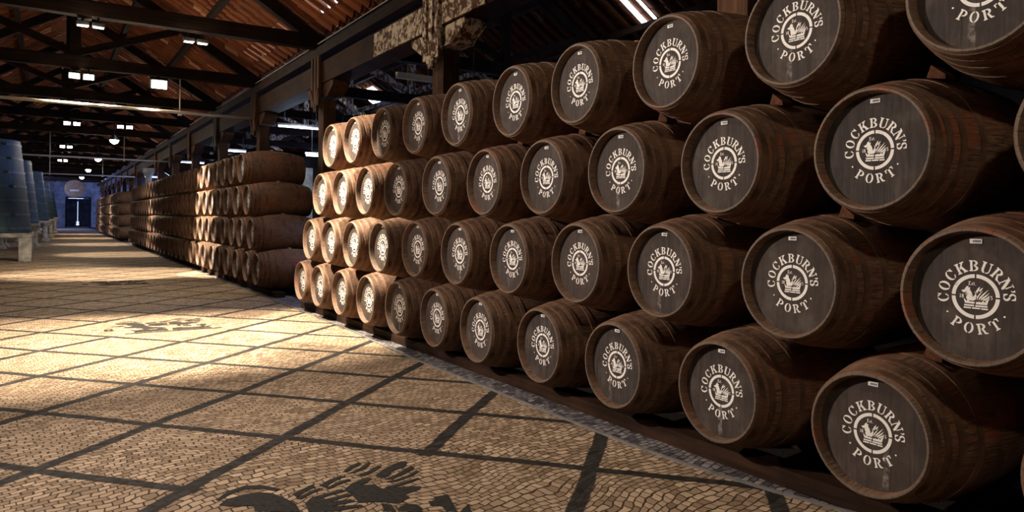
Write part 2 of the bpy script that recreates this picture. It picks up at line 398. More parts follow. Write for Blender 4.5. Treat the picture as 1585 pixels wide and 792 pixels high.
# windows: framed panes with area lights; left ones unseen, added for cool tint
wn = 0
def window(x, y0, y1, z0, z1, side, power, spread=110):
    global wn; wn += 1
    bm = bmesh.new(); t = .06
    for (a, b, c, d) in ((y0, y1, z0, z0 + t), (y0, y1, z1 - t, z1), (y0, y0 + t, z0, z1), (y1 - t, y1, z0, z1), ((y0 + y1) / 2 - t / 2, (y0 + y1) / 2 + t / 2, z0, z1), (y0, y1, (z0 + z1) / 2 - t / 2, (z0 + z1) / 2 + t / 2)):
        add_box(bm, (x - .04, a, c), (x + .04, b, d))
    f = struct('window_%d' % wn, bm, M_IRON)
    bm = bmesh.new(); add_box(bm, (x - .006, y0 + .02, z0 + .02), (x + .006, y1 - .02, z1 - .02))
    g = obj('pane', finish('pane', bm, M_GLASS), f)
    L = bpy.data.lights.new('window_light', 'AREA'); L.shape = 'RECTANGLE'; L.size = y1 - y0 - .2; L.size_y = z1 - z0 - .2; L.energy = power; L.color = COOL; L.spread = math.radians(spread)
    lo = bpy.data.objects.new('window_light', L); COL.objects.link(lo); lo.parent = f
    lo.location = (x - side * .08, (y0 + y1) / 2, (z0 + z1) / 2); lo.rotation_euler = (PI / 2, 0, PI / 2 if side > 0 else -PI / 2)
for i, (a, b, c, d) in enumerate(LW_ADDED): window(XL - .2, a, b, c, d, -1, (15, 20, 30, 60, 300, 3000)[i], 90 if i < 5 else 160)
for i, (a, b, c, d) in enumerate(RW): window(XRB + .2, a, b, c, d, 1, (50, 340, 380, 400, 300)[i], 120)

# roofs: canal-tile undersides. one slope = one ceiling object
PT = .455; NP = 12
def roof_slope(name, x_e, x_r, y0, y1, gaps=(), m=None):
    """x_e eave, x_r ridge. corrugated sheet of canal tiles, laid in overlapping courses"""
    bm = bmesh.new(); n = int((y1 - y0) / PT); s = 1 if x_r > x_e else -1
    run = abs(x_r - x_e); nc = 12; dx = run / nc
    prof = []
    for k in range(NP):
        t = k / NP
        h = -.035 * math.sin(PI * t / .56) if t < .56 else .13 * math.sin(PI * (t - .56) / .44) ** .6
        prof.append((t * PT, h))
    rows = []
    for c in range(nc):
        for e in (0, 1):
            x = x_e + s * (dx * (c + e) + (.03 if e else 0)); lift = .035 * (1 - e)
            r = [bm.verts.new((x, y0 + i * PT + py, ZE + SL * abs(x - x_e) + .12 + h + lift)) for i in range(n) for (py, h) in prof]
            rows.append(r)
    for c in range(nc):
        A, B = rows[2 * c], rows[2 * c + 1]
        for k in range(len(A) - 1):
            i, q = divmod(k, NP)
            yy = y0 + i * PT
            # slipped eave tiles let the daylight in
            if c == 1 and q in (1, 2) and any(g0 < yy < g1 for g0, g1 in gaps): continue
            bm.faces.new([A[k], A[k + 1], B[k + 1], B[k]])
        if c < nc - 1:
            Cn = rows[2 * c + 2]
            for k in range(len(A) - 1): bm.faces.new([B[k], B[k + 1], Cn[k + 1], Cn[k]])
    o = struct(name, bm, m or M_TILE); return o
roof_slope('ceiling', XR + .05, XM, YA - .3, YB + .3, ((6., 15.8), (17.2, 22.0)))
roof_slope('ceiling', XL - .4, XM, YA - .3, YB + .3)
# second bay: right slope has glass tiles
roof_slope('ceiling', XR - .05, XP, YA - .3, YB + .3, m=M_TILE_SHADE)
SK = [(14.41, 14.58, 12.2, 13.8), (14.03, 14.11, 12.6, 13.55), (31.4, 33.2, 12.5, 13.3), (49.0, 49.7, 12.3, 12.75), (50.9, 51.6, 13.6, 14.1)]
roof_slope('ceiling', XRB + .4, XP, YA - .3, YB + .3, m=M_TILE_SHADE)
for i, (y0, y1, x0, x1) in enumerate(SK):
    bm = bmesh.new(); z = lambda x: ZE + SL * (XRB + .4 - x) + .02
    v = [(x0, y0, z(x0)), (x1, y0, z(x1)), (x1, y1, z(x1)), (x0, y1, z(x0))]
    lo = [bm.verts.new(p) for p in v]; hi = [bm.verts.new((p[0], p[1], p[2] + .03)) for p in v]
    bm.faces.new(lo[::-1]); bm.faces.new(hi)
    for k in range(4): bm.faces.new([lo[k], lo[(k + 1) % 4], hi[(k + 1) % 4], hi[k]])
    o = struct('window_%d' % (wn + 1 + i), bm, M_SKY, 'glass tile skylight in the side aisle roof')

# end door
bm = bmesh.new()
DX0, DX1, DZ = 1.82, 4.25, 3.75
for (a, b) in ((DX0, (DX0 + DX1) / 2 - .04), ((DX0 + DX1) / 2 + .04, DX1)):
    add_box(bm, (a, YB - .12, .1), (b, YB - .04, DZ - .08), bevel=.01)
    for zz in (.5, 1.9, 3.2): add_box(bm, (a + .05, YB - .16, zz), (b - .05, YB - .12, zz + .14))
d = struct('door_1', bm, M_DOOR, 'dark double door at the far end')
bm = bmesh.new()
for (a, b, c, e) in ((DX0 - .15, DX0, 0, DZ + .15), (DX1, DX1 + .15, 0, DZ + .15), (DX0, DX1, DZ, DZ + .15)): add_box(bm, (a, YB - .18, c), (b, YB, e))
obj('door_frame', finish('door_frame', bm, M_DOOR), d)
bm = bmesh.new(); xm = (DX0 + DX1) / 2
add_box(bm, (xm - .03, YB - .1, .25), (xm + .03, YB - .09, 3.3)); add_box(bm, (xm - .16, YB - .13, .3), (xm + .16, YB - .125, .75)); add_box(bm, (DX0 + .2, YB - .1, DZ - .12), (DX1 - .6, YB - .09, DZ - .02))
obj('daylight_gap', finish('daylight_gap', bm, mat_emit('door_daylight', (.6, .75, 1), 1.3)), d, 'bright daylight showing through the door gaps')

# ================================================================== TIMBER STRUCTURE
TR = [4.5 + 6 * k for k in range(17)]
Z_TIE = 5.72
def truss(y, x0, x1, label, mt=None):
    xm = (x0 + x1) / 2; t = thing('roof_truss', label, 'roof truss', (xm, y, Z_TIE - .15), 0, None)
    def part(n, bm): o = obj(n, sharp(finish(n, bm, (mt or M_BEAMX) if n != 'tie_beam' else M_BEAMX)), t, None, (-xm, -y, -(Z_TIE - .15))); return o
    zr = lambda x: ZE + SL * (x if x < xm else 2 * xm - x) - SL * x0 - .16
    bm = bmesh.new(); add_bar(bm, (x0, y, Z_TIE), (x1, y, Z_TIE), .24, .32, segs=6, wob=.012); part('tie_beam', bm)
    bm = bmesh.new(); add_bar(bm, (xm, y, Z_TIE - .22), (xm, y, zr(xm) - .05), .24, .20, up=(0, 1, 0)); part('king_post', bm)
    for s in (-1, 1):
        e = x0 + .1 if s < 0 else x1 - .1
        bm = bmesh.new(); add_bar(bm, (e, y, zr(e) + .02), (xm - s * -.08, y, zr(xm) - .06), .20, .26, segs=4, wob=.01); part('rafter', bm)
        q = xm + s * (x1 - xm) * .52
        bm = bmesh.new(); add_bar(bm, (xm + s * .1, y, Z_TIE + .28), (q, y, zr(q) - .14), .15, .18); part('strut', bm)
    return t
for i, y in enumerate(TR):
    w_ = 'nearest to the camera' if i == 0 else ('at the far end' if i == len(TR) - 1 else '%s from the near end' % ordinal(i + 1))
    truss(y, XL, XR - .1, 'dark timber king-post truss over the main aisle, ' + w_)
for i, y in enumerate(TR):
    if i > 9: break
    if i < 2: continue
    truss(y, XR + .1, XRB, 'dark timber king-post truss over the side aisle, ' + ('nearest to the camera' if i == 0 else '%s from the near end' % ordinal(i + 1)), M_PEEL if i > 2 else None)
# purlins
for nm, xs, x_e in (('main aisle right', (3.58, 2.1), XR), ('main aisle left', (-2.4, -.9), XL), ('side aisle left', (7.2, 8.8), XR), ('side aisle right', (13.4, 11.8), XRB)):
    for k, x in enumerate(xs):
        z = ZE + SL * abs(x_e - x) + .02
        bm = bmesh.new(); add_bar(bm, (x, YA, z), (x, YB, z), .14, .16, segs=1)
        tag(obj('roof_purlin', finish('roof_purlin', bm, M_BEAM)), 'long dark purlin under the tiles, %s slope, %s' % (nm, 'lower' if k == 0 else 'upper'), 'purlin')
for nm, x in (('main aisle', XM), ('side aisle', XP)):
    z = ZE + SL * (XR - XM) - .02
    bm = bmesh.new(); add_bar(bm, (x, YA, z), (x, YB, z), .14, .22)
    tag(obj('ridge_beam', finish('ridge_beam', bm, M_BEAM)), 'long dark ridge beam at the top of the %s roof' % nm, 'ridge beam')
# eave plate and gutter board over the post line
bm = bmesh.new(); add_bar(bm, (XR - .12, YA, 5.47), (XR - .12, YB, 5.47), .34, .22, segs=30, wob=.015)
tag(obj('wall_plate', finish('wall_plate', bm, M_BEAM)), 'long timber wall plate above the post line carrying the truss ends', 'timber plate')
bm = bmesh.new(); add_cyl(bm, (5.18, YA, 5.66), (5.18, YB, 5.66), .012, n=6)
tag(obj('eave_cable', finish('eave_cable', bm, M_PIPE)), 'thin pale cable run along the eave of the main roof', 'cable')
# main beams, one per span, on the posts
ZB0, ZB1 = 4.73, 5.22
for i, y in enumerate([-1.5] + TR[:-1]):
    y1 = y + 6; near = abs(y1 - 10.5) < .1 or abs(y - 10.5) < .1
    bm = bmesh.new(); add_bar(bm, (XR, y + .004, (ZB0 + ZB1) / 2), (XR, y1 - .004, (ZB0 + ZB1) / 2), .46, ZB1 - ZB0, segs=8, wob=.014, bevel=.015)
    lab = 'heavy timber beam over the posts, %s span from the near end' % ordinal(i + 1)
    o = tag(obj('timber_beam', sharp(finish('timber_beam', bm, M_BIG))), lab, 'beam')
for i, (ya, yb) in enumerate(((8.9, 10.25), (10.75, 12.2))):
    pass
# posts with corbels
for i, y in enumerate(TR):
    white = i == 8
    t = thing('timber_post', ('white-painted round column with flared top rising behind the barrels' if white else
              'dark square timber post with %s bolster at its head, %s from the near end' % ('white peeling' if i in (1,) else 'corbelled', ordinal(i + 1))), 'post', (XR, y, 0))
    bm = bmesh.new()
    if white:
        add_cyl(bm, (0, 0, 0), (0, 0, 4.2), .21, .19, 20); obj('shaft', sharp(finish('shaft', bm, M_STONE)), t)
        bm = bmesh.new(); add_cyl(bm, (0, 0, 4.2), (0, 0, 4.45), .22, .32, 20); add_box(bm, (-.3, -.5, 4.45), (.3, .5, ZB0 - .005)); obj('capital', sharp(finish('capital', bm, M_STONE)), t); continue
    add_bar(bm, (0, 0, 0), (0, 0, ZB0 - .34), .30, .36, up=(0, 1, 0), bevel=.02, segs=4, wob=.006); obj('shaft', sharp(finish('shaft', bm, M_POST)), t)
    pm = M_PEEL if i in (1,) else M_POST
    bm = bmesh.new()      # bolster under the beam, chamfered at both ends
    pts = [(-.95, ZB0 - .003), (-.95, ZB0 - .10), (-.55, ZB0 - .32), (.55, ZB0 - .32), (.95, ZB0 - .10), (.95, ZB0 - .003)]
    a = [bm.verts.new((-.19, p[0], p[1])) for p in pts]; b = [bm.verts.new((.19, p[0], p[1])) for p in pts]
    bm.faces.new(a); bm.faces.new(b[::-1])
    for k in range(6): bm.faces.new([a[k], a[(k + 1) % 6], b[(k + 1) % 6], b[k]])
    obj('bolster', finish('bolster', bm, pm), t)
    bm = bmesh.new()      # clamping boards either side of the post, running up over the beam
    for yy in (-.24, -.02, .2):
        add_bar(bm, (-.275, yy, ZB0 - (.5 if yy else .42)), (-.275, yy, 5.36), .075, .13, up=(0, 1, 0))
    add_bar(bm, (-.30, -.26, ZB0 - .12), (-.26, -.02, ZB0 - .62), .07, .10, up=(0, 1, 0)); add_bar(bm, (-.30, .24, ZB0 - .12), (-.26, .04, ZB0 - .62), .07, .10, up=(0, 1, 0))
    obj('strap_boards', finish('strap_boards', bm, pm), t, 'boards with white peeling paint' if i == 1 else None)
# painted section of the beam around the second post
bm = bmesh.new()
for (ya, yb) in ((8.85, 10.16), (10.8, 13.0)):
    add_bar(bm, (XR - .246, ya, (ZB0 + ZB1) / 2 - .02), (XR - .246, yb, (ZB0 + ZB1) / 2 - .02), .03, .43, segs=5, wob=.004)
tag(obj('beam_cladding', finish('beam_cladding', bm, M_PEEL)), 'boards with flaking white paint nailed on the beam beside the near post', 'cladding')

# pipes across the aisle
def pipe(y, z, x0, x1, r, label, hang):
    t = thing('hanging_pipe', label, 'pipe', ((x0 + x1) / 2, y, z)); xm = (x0 + x1) / 2
    bm = bmesh.new(); add_cyl(bm, (x0 - xm, 0, 0), (x1 - xm, 0, 0), r, n=12); obj('pipe_run', finish('pipe_run', bm, M_PIPE), t)
    for hx in hang:
        bm = bmesh.new(); add_cyl(bm, (hx - xm, 0, -r - .03), (hx - xm, 0, Z_TIE - .16 - z), .018, n=8); add_box(bm, (hx - xm - .05, -.05, -r - .05), (hx - xm + .05, .05, -r - .02))
        obj('hanger', finish('hanger', bm, M_PIPE), t)
pipe(22.5, 4.62, XL, 5.1, .045, 'cream pipe crossing the aisle, the nearest and brightest', (3.12, -1.8))
pipe(40.5, 4.42, XL, 5.1, .04, 'cream pipe crossing the aisle beyond the nearest one', (3.1, 0.))
pipe(57.5, 4.38, XL, 5.1, .04, 'cream pipe crossing the aisle, the farthest of three', (3.1, 0.))

# ================================================================== STENCIL
def T(pts, s=1, dx=0, dy=0, rot=0):
    c, n = math.cos(rot), math.sin(rot)
    return [((x * c - y * n) * s + dx, (x * n + y * c) * s + dy) for x, y in pts]
def rect(x0, y0, x1, y1): return [(x0, y0), (x1, y0), (x1, y1), (x0, y1)]
def stem(x, w, h=1., l=.09, r=.09, s=.09):
    return [(x - l, 0), (x + w + r, 0), (x + w + r, s), (x + w, s * 1.3), (x + w, h - s * 1.3), (x + w + r, h - s), (x + w + r, h), (x - l, h), (x - l, h - s), (x, h - s * 1.3), (x, s * 1.3), (x - l, s)]
def cres(cx, cy, rx, ry, ix, iy, a0, a1, n=12, ox=0):
    o = [(cx + rx * math.cos(t), cy + ry * math.sin(t)) for t in [math.radians(a0 + (a1 - a0) * k / n) for k in range(n + 1)]]
    i = [(cx + ox + ix * math.cos(t), cy + iy * math.sin(t)) for t in [math.radians(a1 + (a0 - a1) * k / n) for k in range(n + 1)]]
    return o + i
G = {}
G['O'] = (.92, [cres(.46, .5, .46, .52, .24, .44, 97, 263), cres(.46, .5, .46, .52, .24, .44, -83, 83)])
G['C'] = (.86, [cres(.46, .5, .46, .52, .24, .44, 97, 263), cres(.46, .5, .42, .52, .25, .43, 30, 83, 6), [(.74, .66), (.86, .60), (.86, 1.0), (.80, 1.0), (.76, .86)], cres(.46, .5, .40, .52, .28, .43, -83, -28, 6), ])
G['K'] = (1.0, [stem(.09, .22), [(.36, .52), (.60, .84), (.60, .91), (.53, .91), (.53, 1), (.96, 1), (.96, .91), (.86, .91), (.52, .52), (.52, .42), (.36, .42)], [(.46, .60), (.62, .66), (.90, .09), (1.0, .09), (1.0, 0), (.58, 0), (.58, .09), (.64, .12), (.44, .50)]])
G['B'] = (.88, [stem(.09, .22, r=.03), cres(.38, .745, .42, .255, .20, .165, -82, 90, 10), cres(.38, .265, .46, .265, .22, .18, -90, 80, 10), ])
G['R'] = (.98, [stem(.09, .22, r=.05), cres(.38, .72, .44, .28, .20, .19, -84, 90, 10), [(.42, .46), (.60, .50), (.80, .14), (.98, .09), (.98, 0), (.68, 0), (.62, .06)]])
G['P'] = (.84, [stem(.09, .22), cres(.38, .70, .46, .30, .22, .21, -88, 90, 10)])
G['N'] = (1.08, [[(.0, 0), (.34, 0), (.34, .08), (.24, .1), (.24, .78), (.14, .9), (.14, .1), (0, .08)], [(-.02, 1), (-.02, .92), (.10, .9), (.70, .0), (.86, 0), (.86, .24), (.34, 1)], [(.74, 1), (.74, .92), (.86, .9), (.86, .30), (.95, .30), (.95, .9), (1.08, .92), (1.08, 1)]])
G['U'] = (1.0, [[(0, 1), (.42, 1), (.42, .92), (.34, .9), (.34, .32), (.38, .16), (.46, .08), (.46, -.02), (.30, .0), (.17, .10), (.11, .28), (.11, .9), (0, .92)], [(.66, 1), (1.0, 1), (1.0, .92), (.91, .9), (.91, .30), (.84, .10), (.70, 0), (.54, -.02), (.54, .07), (.68, .10), (.78, .22), (.80, .34), (.80, .9), (.66, .92)]])
G['T'] = (.96, [[(.37, .88), (.37, .12), (.26, .09), (.26, 0), (.70, 0), (.70, .09), (.59, .12), (.59, .88)], [(0, 1), (.33, 1), (.33, .91), (.16, .90), (.09, .66), (0, .66)], [(.96, 1), (.63, 1), (.63, .91), (.80, .90), (.87, .66), (.96, .66)]])
G['S'] = (.78, [[(.72, .98), (.72, .64), (.64, .64), (.56, .84), (.40, .91), (.40, 1.02), (.60, .98)], [(.34, 1.02), (.14, .94), (.04, .76), (.08, .58), (.26, .46), (.34, .44), (.34, .60), (.24, .70), (.24, .84), (.34, .91)], [(.40, .58), (.62, .50), (.76, .32), (.72, .12), (.58, 0), (.42, -.02), (.42, .09), (.52, .14), (.56, .26), (.48, .36), (.40, .42)], [(.06, 0), (.06, .36), (.14, .36), (.22, .16), (.36, .08), (.36, -.02), (.20, .02), (.14, 0)]])
G["'"] = (.24, [[(.02, 1.02), (.24, 1.0), (.20, .78), (.08, .66), (.02, .70), (.10, .82)]])
G['1'] = (.34, [[(0, .84), (.22, 1), (.26, 1), (.26, .09), (.36, .07), (.36, 0), (.0, 0), (0, .07), (.10, .09), (.10, .82)]])
G['8'] = (.60, [cres(.3, .74, .26, .26, .11, .14, 0, 180, 8), cres(.3, .74, .26, .26, .11, .14, 184, 356, 8), cres(.3, .26, .30, .27, .13, .15, 0, 180, 8), cres(.3, .26, .30, .27, .13, .15, 184, 356, 8)])
G['5'] = (.58, [[(.10, 1), (.54, 1), (.50, .86), (.20, .86), (.19, .70), (.10, .52)], cres(.24, .32, .33, .34, .15, .22, -120, 125, 10)])
G['E'] = (.60, [[(0, 0), (.56, 0), (.60, .26), (.54, .26), (.46, .1), (.26, .1), (.26, .45), (.40, .45), (.40, .56), (.26, .56), (.26, .9), (.46, .9), (.52, .74), (.58, .74), (.56, 1), (0, 1), (0, .92), (.08, .9), (.08, .1), (0, .08)]])
G['s'] = (.34, [[(.30, .62), (.30, .46), (.14, .50), (.14, .42), (.34, .26), (.30, .06), (.14, -.02), (.02, .02), (.02, .20), (.18, .10), (.20, .20), (.02, .36), (.04, .56), (.16, .66)]])
G['t'] = (.30, [[(.08, .86), (.18, .86), (.18, .64), (.30, .64), (.30, .54), (.18, .54), (.18, .14), (.28, .12), (.28, 0), (.12, -.02), (.06, .1), (.06, .54), (0, .54), (0, .62)]])
G['.'] = (.14, [rect(.02, 0, .14, .13)])
# crest: cock's head and spread wing rising from a coronet (unit: half width ~ .55)
CREST = [
    # head with beak and comb
    [(-.56, .20), (-.42, .26), (-.36, .38), (-.27, .42), (-.28, .34), (-.20, .36), (-.22, .26), (-.15, .16), (-.10, .02), (-.12, -.06), (-.02, .04), (.0, .12), (-.04, .20), (.03, .14), (.05, -.02), (.02, -.14), (-.06, -.20), (-.30, -.20), (-.36, -.10), (-.34, .0), (-.40, .06), (-.36, .14), (-.46, .12)],
    # near wing: body and feathers fanned to the right
    [(.07, -.18), (.07, -.02), (.16, .12), (.30, .26), (.20, .10), (.12, -.04)],
    [(.13, -.18), (.16, -.04), (.30, .12), (.52, .32), (.36, .10), (.22, -.06)],
    [(.20, -.18), (.24, -.06), (.40, .06), (.56, .20), (.44, .02), (.30, -.10)],
    [(.28, -.18), (.32, -.10), (.46, -.02), (.56, .08), (.50, -.06), (.38, -.15)],
    [(.36, -.19), (.44, -.13), (.54, -.04), (.52, -.13), (.46, -.18)],
    # far wing tips
    [(.02, .20), (.10, .34), (.18, .42), (.16, .32), (.12, .22), (.07, .12)],
    [(.13, .22), (.20, .32), (.30, .38), (.26, .30), (.20, .20)],
    # coronet: leaves and bands
    [(-.46, -.12), (-.40, -.16), (-.35, -.23), (-.27, -.17), (-.22, -.25), (-.14, -.23), (-.06, -.25), (-.02, -.23), (-.03, -.33), (-.40, -.32)],
    [(.03, -.23), (.08, -.25), (.16, -.22), (.24, -.25), (.30, -.18), (.38, -.24), (.44, -.17), (.52, -.14), (.46, -.34), (.03, -.34)],
    rect(-.43, -.44, -.04, -.37), rect(.01, -.445, .48, -.375), rect(-.45, -.54, -.16, -.48), rect(-.12, -.54, .20, -.48), rect(.24, -.545, .50, -.485),
]
def place_text(polys, s, items, r, size, up=True):
    for ch, deg in items:
        wd, gl = G[ch]; a = math.radians(deg); rot = a - PI / 2 if up else a + PI / 2
        for g in gl:
            q = [((x - wd / 2) * size * .92, (y - .5) * size) for x, y in g]
            c, n = math.cos(rot), math.sin(rot)
            polys.append([(x * c - y * n + r * math.cos(a), x * n + y * c + r * math.sin(a)) for x, y in q])
def logo_polys():
    P = []
    for k in range(4):
        a0, a1 = 90 * k + 2.2, 90 * k + 87.8; n = 14
        o = [(math.cos(math.radians(a0 + (a1 - a0) * i / n)), math.sin(math.radians(a0 + (a1 - a0) * i / n))) for i in range(n + 1)]
        P.append(o + [(x * .835, y * .835) for x, y in o[::-1]])
    place_text(P, 1, [('C', 186.5), ('O', 163.5), ('C', 140.5), ('K', 116.5), ('B', 93), ('U', 71.5), ('R', 49.5), ('N', 27.5), ("'", 13.2), ('S', 4.0)], 1.38, .49)
    place_text(P, 1, [('P', 238), ('O', 260), ('R', 282.5), ('T', 305.5)], 1.44, .48, False)
    for d in (214, 327): P.append([(1.42 * math.cos(math.radians(d)) + .045 * math.cos(t), 1.42 * math.sin(math.radians(d)) + .045 * math.sin(t)) for t in [2 * PI * k / 10 for k in range(10)]])
    for x, txt, sz, y in ((-.29, 'Est.', .17, .50), (-.66, '18', .17, -.09), (.53, '15', .17, -.09)):
        for ch in txt:
            wd, gl = G[ch]
            for g in gl: P.append([(x + px * sz, y + py * sz) for px, py in g])
            x += (wd + .14) * sz
    for c in CREST: P.append([(x * 1.06, y * 1.06 + .02) for x, y in c])
    return P
LOGO_R = .106
XH = .062                                   # depth of the head inside the chime
def logo_mesh():
    bm = bmesh.new()
    for p in logo_polys():
        # seen from -X: screen right = -Y
        ngon_tri(bm, [(-LB / 2 + XH - .0016, -x * LOGO_R, RB + y * LOGO_R) for x, y in p])
    for f in bm.faces:
        f.normal_update()
        if f.normal.x > 0: f.normal_flip()
    me = bpy.data.meshes.new('stencilled_crest'); bm.to_mesh(me); bm.free(); me.materials.append(M_PAINT); return me
ME_LOGO = logo_mesh()

# ================================================================== BARRELS
def rad(x): return RB - (RB - RH) * (x / (LB / 2)) ** 2
def fr(ax, r, t): return (ax, r * math.sin(t), RB + r * math.cos(t))
def body_mesh(n=48, k=14, mats=(M_STAVE,), head=False):
    prof = [(-LB / 2 + .09, RH - .040), (-LB / 2 + XH, RH - .026), (-LB / 2 + .012, RH - .021), (-LB / 2, RH - .015), (-LB / 2, RH - .005), (-LB / 2 + .005, RH)]
    for i in range(1, k): x = -LB / 2 + LB * i / k; prof.append((x, rad(x)))
    prof += [(LB / 2 - .006, RH), (LB / 2, RH - .005), (LB / 2, RH - .015), (LB / 2 - XH, RH - .026), (LB / 2 - .09, RH - .040)]
    bm = bmesh.new(); revolve(bm, prof, n, fr, closed=not head)
    if head:
        c = [bm.verts.new(fr(-LB / 2 + XH, RH - .025, 2 * PI * i / n)) for i in range(n)]; f = bm.faces.new(c); f.material_index = 1
        c = [bm.verts.new(fr(LB / 2 - XH, RH - .025, 2 * PI * i / n)) for i in range(n)]; f = bm.faces.new(c); f.material_index = 1
    return sharp(finish('staves', bm, list(mats)), .7)
def head_mesh(s):
    bm = bmesh.new(); x0 = s * (LB / 2 - XH); x1 = s * (LB / 2 - XH - .022)
    add_cyl(bm, (x0, 0, RB), (x1, 0, RB), RH - .025, n=48); me = finish('head', bm, M_HEAD); sharp(me); return me
HX = (-.655, -.585, -.495, -.35, .35, .495, .585, .655)
def hoop_mesh(x, wdt=.042, n=48):
    bm = bmesh.new(); t = .0045
    prof = [(x - wdt / 2, rad(x - wdt / 2) - .002), (x - wdt / 2, rad(x - wdt / 2) + t), (x + wdt / 2, rad(x + wdt / 2) + t), (x + wdt / 2, rad(x + wdt / 2) - .002)]
    revolve(bm, prof, n, fr, closed=True); return sharp(finish('hoop', bm, M_HOOP))
def label_mesh():
    bm = bmesh.new(); x = -LB / 2 + XH; z = RB + .262
    add_box(bm, (x - .004, -.027, z - .010), (x - .0005, .027, z + .012))
    return finish('paper_label', bm, M_LABEL)
def ink_mesh():
    bm = bmesh.new(); x = -LB / 2 + XH; z = RB + .262
    for k in range(5): add_box(bm, (x - .0052, -.022 + k * .0075, z - .004), (x - .004, -.017 + k * .0075, z + .006))
    return finish('printed_code', bm, M_INK)
def bung_mesh():
    bm = bmesh.new(); add_cyl(bm, (0, 0, RB * 2 - .006), (0, 0, RB * 2 + .022), .040, .034, 16); return sharp(finish('bung', bm, M_BUNG))
ME_BODY = body_mesh(); ME_H1 = head_mesh(-1); ME_H2 = head_mesh(1)
ME_HOOPS = [hoop_mesh(x) for x in HX]; ME_LAB = label_mesh(); ME_INK = ink_mesh(); ME_BUNG = bung_mesh()
def far_mesh():
    """staves, hoops and heads of a distant barrel in one mesh"""
    me = body_mesh(28, 8, (M_STAVE, M_HEAD, M_HOOP), True)
    bm = bmesh.new(); bm.from_mesh(me); t = .005
    for x in HX:
        prof = [(x - .017, rad(x - .017) - .001), (x - .017, rad(x - .017) + t), (x + .017, rad(x + .017) + t), (x + .017, rad(x + .017) - .001)]
        revolve(bm, prof, 28, fr, mi=2)
    me2 = finish('barrel', bm, [M_STAVE, M_HEAD, M_HOOP]); return sharp(me2, .7)
ME_FAR = far_mesh()
def link(o): COL.objects.link(o); return o
def make_barrel():
    t = thing('port_barrel', '', 'barrel')
    obj('staves', ME_BODY, t); obj('head', ME_H1, t); obj('head', ME_H2, t)
    for me in ME_HOOPS: obj('hoop', me, t)
    obj('stencilled_crest', ME_LOGO, t, 'white stencilled ring, crest and lettering')
    l = obj('paper_label', ME_LAB, t, 'small white label'); obj('printed_code', ME_INK, l)
    obj('bung', ME_BUNG, t)
    return t
proto = make_barrel(); proto_used = False
def copy_barrel():
    global proto_used
    if not proto_used: proto_used = True; return proto
    r = link(proto.copy())
    for ch in list(proto.children):
        c = link(ch.copy()); c.parent = r
        for g in list(ch.children): d = link(g.copy()); d.parent = c
    return r
X_FACE = 3.645
def put(o, y, z, label, group, dx=0):
    o.location = (X_FACE + LB / 2 + dx, y, z - RB); o['label'] = label; o['category'] = 'barrel'; o['group'] = group
    o.rotation_euler = (0, 0, random.uniform(-.012, .012))
NEAR = [
 [(1.12, .545), (2.164, .54), (3.194, .548), (4.212, .542), (5.234, .536), (6.286, .532), (7.293, .532), (8.332, .530), (9.374, .532), (10.371, .532), (11.421, .545), (12.423, .55)],
 [(1.659, 1.317), (2.675, 1.301), (3.709, 1.3), (4.693, 1.302), (5.732, 1.283), (6.757, 1.283), (7.823, 1.290), (8.86, 1.275), (9.91, 1.270), (10.95, 1.272), (11.93, 1.28)],
 [(1.16, 2.065), (2.175, 2.052), (3.183, 2.040), (4.22, 2.045), (5.209, 2.035), (6.22, 2.028), (7.262, 2.028), (8.363, 2.020), (9.393, 2.028), (10.42, 2.024), (11.44, 2.026)],
 [(1.661, 2.800), (2.659, 2.790), (3.695, 2.785), (4.74, 2.790), (5.718, 2.775), (6.778, 2.772), (7.839, 2.765), (8.875, 2.775), (9.93, 2.768), (10.93, 2.766)]]
ROWN = ['bottom row', 'second row from the floor', 'third row from the floor', 'top row']
for r, row in enumerate(NEAR):
    for i, (y, z) in enumerate(row):
        lab = 'dark oak barrel, near stack, %s, %s from the right' % (ROWN[r], ordinal(i + 1))
        put(copy_barrel(), y, z, lab, 'barrels of the near stack', random.uniform(-.015, .015))
FAR0 = (15.55, 16.06, 16.57, 17.08); PF = 1.01; ZR = [.545 + .737 * r for r in range(4)]
for r in range(4):
    for i in range(29 - r):
        lab = 'oak barrel, middle stack, %s, %s from its near end' % (ROWN[r], ordinal(i + 1))
        y = FAR0[r] + PF * i
        if i < 9:
            o = copy_barrel()
        else:
            o = obj('port_barrel', ME_FAR)
            if i < 20: obj('stencilled_crest', ME_LOGO, o)
        put(o, y, ZR[r], lab, 'barrels of the middle stack', random.uniform(-.02, .02))
for r in range(4):
    for i in range(28 - r):
        lab = 'oak barrel, farthest stack, %s, %s from its near end' % (ROWN[r], ordinal(i + 1))
        put(obj('port_barrel', ME_FAR), 50.6 + .5 * r + .985 * i, ZR[r], lab, 'barrels of the farthest stack', random.uniform(-.02, .02))
# bearers
for n, (a, b) in enumerate(((.3, 13.1), (14.9, 45.2), (50.0, 78.6))):
    sn = ('near', 'middle', 'farthest')[n]
    for k, x in enumerate((3.98, 4.70)):
        h = .527 - rad(x - X_FACE - LB / 2) - .012
        bm = bmesh.new(); add_bar(bm, (x, a, h / 2), (x, b, h / 2), .20, h, segs=12, wob=.004, bevel=.01)
        tag(obj('timber_bearer', finish('timber_bearer', bm, M_BEARER)), 'long low timber bearer under the %s barrel stack, %s one' % (sn, 'front' if k == 0 else 'back'), 'bearer')
